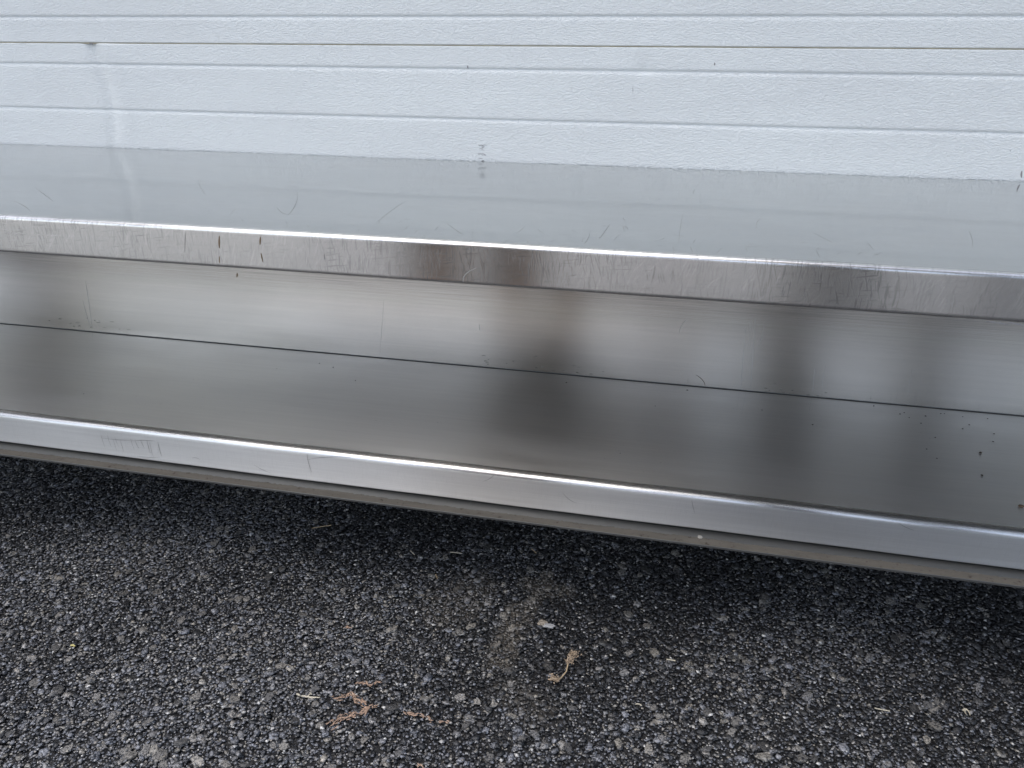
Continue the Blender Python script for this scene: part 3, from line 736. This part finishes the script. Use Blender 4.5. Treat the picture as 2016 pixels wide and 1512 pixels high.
# squatting, elbows forward, both hands up at the phone
jt('pelvis', 0, -.14, .40, .15); jt('belly', 0, -.10, .56, .15, 'pelvis'); jt('chest', 0, -.02, .76, .165, 'belly'); jt('collar', 0, .03, .92, .10, 'chest')
jt('neck', 0, .06, 1.00, .058, 'collar'); jt('head0', 0, .085, 1.08, .075, 'neck'); jt('head1', 0, .095, 1.17, .095, 'head0'); jt('crown', 0, .085, 1.25, .07, 'head1')
for sd_, n in ((-1, 'l'), (1, 'r')):
    jt('hip'+n, sd_*.10, -.13, .38, .11, 'pelvis'); jt('knee'+n, sd_*.10, .17, .50, .072, 'hip'+n); jt('calf'+n, sd_*.095, .08, .30, .060, 'knee'+n)
    jt('ankle'+n, sd_*.09, .0, .10, .043, 'calf'+n); jt('heel'+n, sd_*.09, -.02, .048, .046, 'ankle'+n); jt('toe'+n, sd_*.105, .17, .036, .038, 'heel'+n)
    jt('shoulder'+n, sd_*.19, .03, .88, .075, 'collar')
ex, ey = .14, .24
jt('elbowr', .30, .13, .70, .048, 'shoulderr'); jt('wristr', .49, .25, .645, .030, 'elbowr'); jt('palmr', .518, .295, .647, .034, 'wristr')
jt('elbowl', -.10, .20, .69, .048, 'shoulderl'); jt('wristl', .26, .25, .645, .030, 'elbowl'); jt('palml', .322, .29, .647, .034, 'wristl')
bm_me = skin_mesh('body', VV, EE, RR, 2)
SKIN = plain('skin', (.42, .26, .19), .55, 0, .08, 40); TROU = plain('dark_trousers', (.012, .014, .018), .85, 0, .3, 60)
JACK = plain('charcoal_jacket', (.030, .031, .034), .85, 0, .3, 60); BOOT = plain('tan_boots', (.50, .24, .085), .7, 0, .2, 60); HAIR = plain('brown_hair', (.05, .03, .02), .6, 0, .3, 200)
for m in (JACK, TROU, BOOT, SKIN, HAIR): bm_me.materials.append(m)
for p_ in bm_me.polygons:
    c = p_.center
    if c.z < .19 and c.y > -.12: p_.material_index = 2
    elif c.z > .99: p_.material_index = 4 if (c.z > 1.19 or (c.y < .06 and c.z > 1.03)) else 3
    elif c.x > .23 and c.y > .22 and c.z > .55: p_.material_index = 3
    elif c.z < .44 or (c.z < .60 and c.y > -.02 and abs(c.x) > .02 and c.y < .26 and c.x < .22 and c.x > -.22 and c.z < .575): p_.material_index = 1
person = link('person', bm_me); person.location = (PX, PY, -.0005)
tag(person, 'person in dark clothes crouching with a phone, mirrored as dark streaks mid-shelf', 'person')
def fingers(pal, dirx, thumb_side):
    for k in range(4):
        o_ = (k-1.5)*.019; L = (.030, .034, .033, .025)[k]
        a = Vector(pal)+Vector((0, .02, o_)); b = a+Vector((dirx*.006, L, .0)); c = b+Vector((dirx*.018, L*.55, 0)); d = c+Vector((dirx*.018, -.002, 0))
        f = link('finger', skin_mesh('finger', [tuple(a), tuple(b), tuple(c), tuple(d)], [(0, 1), (1, 2), (2, 3)], [.0095, .009, .0082, .007], 1), SKIN, person)
    a = Vector(pal)+Vector((0, -.01, -.022)); b = a+Vector((dirx*.025, .012, -.018)); c = b+Vector((dirx*.022, .016, .004))
    link('thumb', skin_mesh('thumb', [tuple(a), tuple(b), tuple(c)], [(0, 1), (1, 2)], [.011, .010, .008], 1), SKIN, person)
fingers((.518, .295, .647), -1, 1); fingers((.322, .29, .647), 1, -1)
nose = link('nose', skin_mesh('nose', [(0, .178, 1.15), (0, .196, 1.125), (0, .176, 1.118)], [(0, 1), (1, 2)], [.010, .012, .010], 1), SKIN, person)
for sx_ in (-1, 1):
    e = lump('eye', (sx_*.034, .178, 1.158), .011, plain('eye_dark', (.03, .02, .015), .3), 4, (1, .6, .7)); e.parent = person
    e = lump('ear', (sx_*.096, .09, 1.145), .028, SKIN, 5, (.35, .7, 1.2)); e.parent = person
mouth = tube('mouth', [(-.024, .172, 1.083), (0, .180, 1.082), (.024, .172, 1.083)], .005, plain('lips', (.30, .13, .11), .5), person)
# phone, its lens where the picture was taken
ph = empty('phone', CAM-FW*.006); tag(ph, 'dark phone held out by the crouching person, facing the steel shelf', 'phone')
ph.matrix_world = Matrix.Translation(CAM-FW*.006) @ Matrix((RT, UP, -FW)).transposed().to_4x4()
def slab(name, x0, x1, y0, y1, z0, z1, r, mat, parent):
    pts = []
    for cx, cy, a0 in ((x1-r, y1-r, 0), (x0+r, y1-r, 90), (x0+r, y0+r, 180), (x1-r, y0+r, 270)):
        for k in range(5): a = R(a0+k*22.5); pts.append((cx+r*math.cos(a), cy+r*math.sin(a)))
    n = len(pts); return mesh(name, [(x, y, z0) for x, y in pts]+[(x, y, z1) for x, y in pts],
        [tuple(range(n))[::-1], tuple(range(n, 2*n))]+[(i, (i+1) % n, n+(i+1) % n, n+i) for i in range(n)], mat, parent)
M_PH = plain('phone_black', (.02, .02, .022), .3)
slab('body', -.130, .016, -.055, .016, .001, .009, .010, M_PH, ph); slab('camera_bump', -.012, .012, -.026, .012, -.0005, .001, .006, M_PH, ph)
slab('screen', -.127, .013, -.052, .013, .009, .0093, .008, plain('screen_glass', (.03, .03, .035), .08), ph)
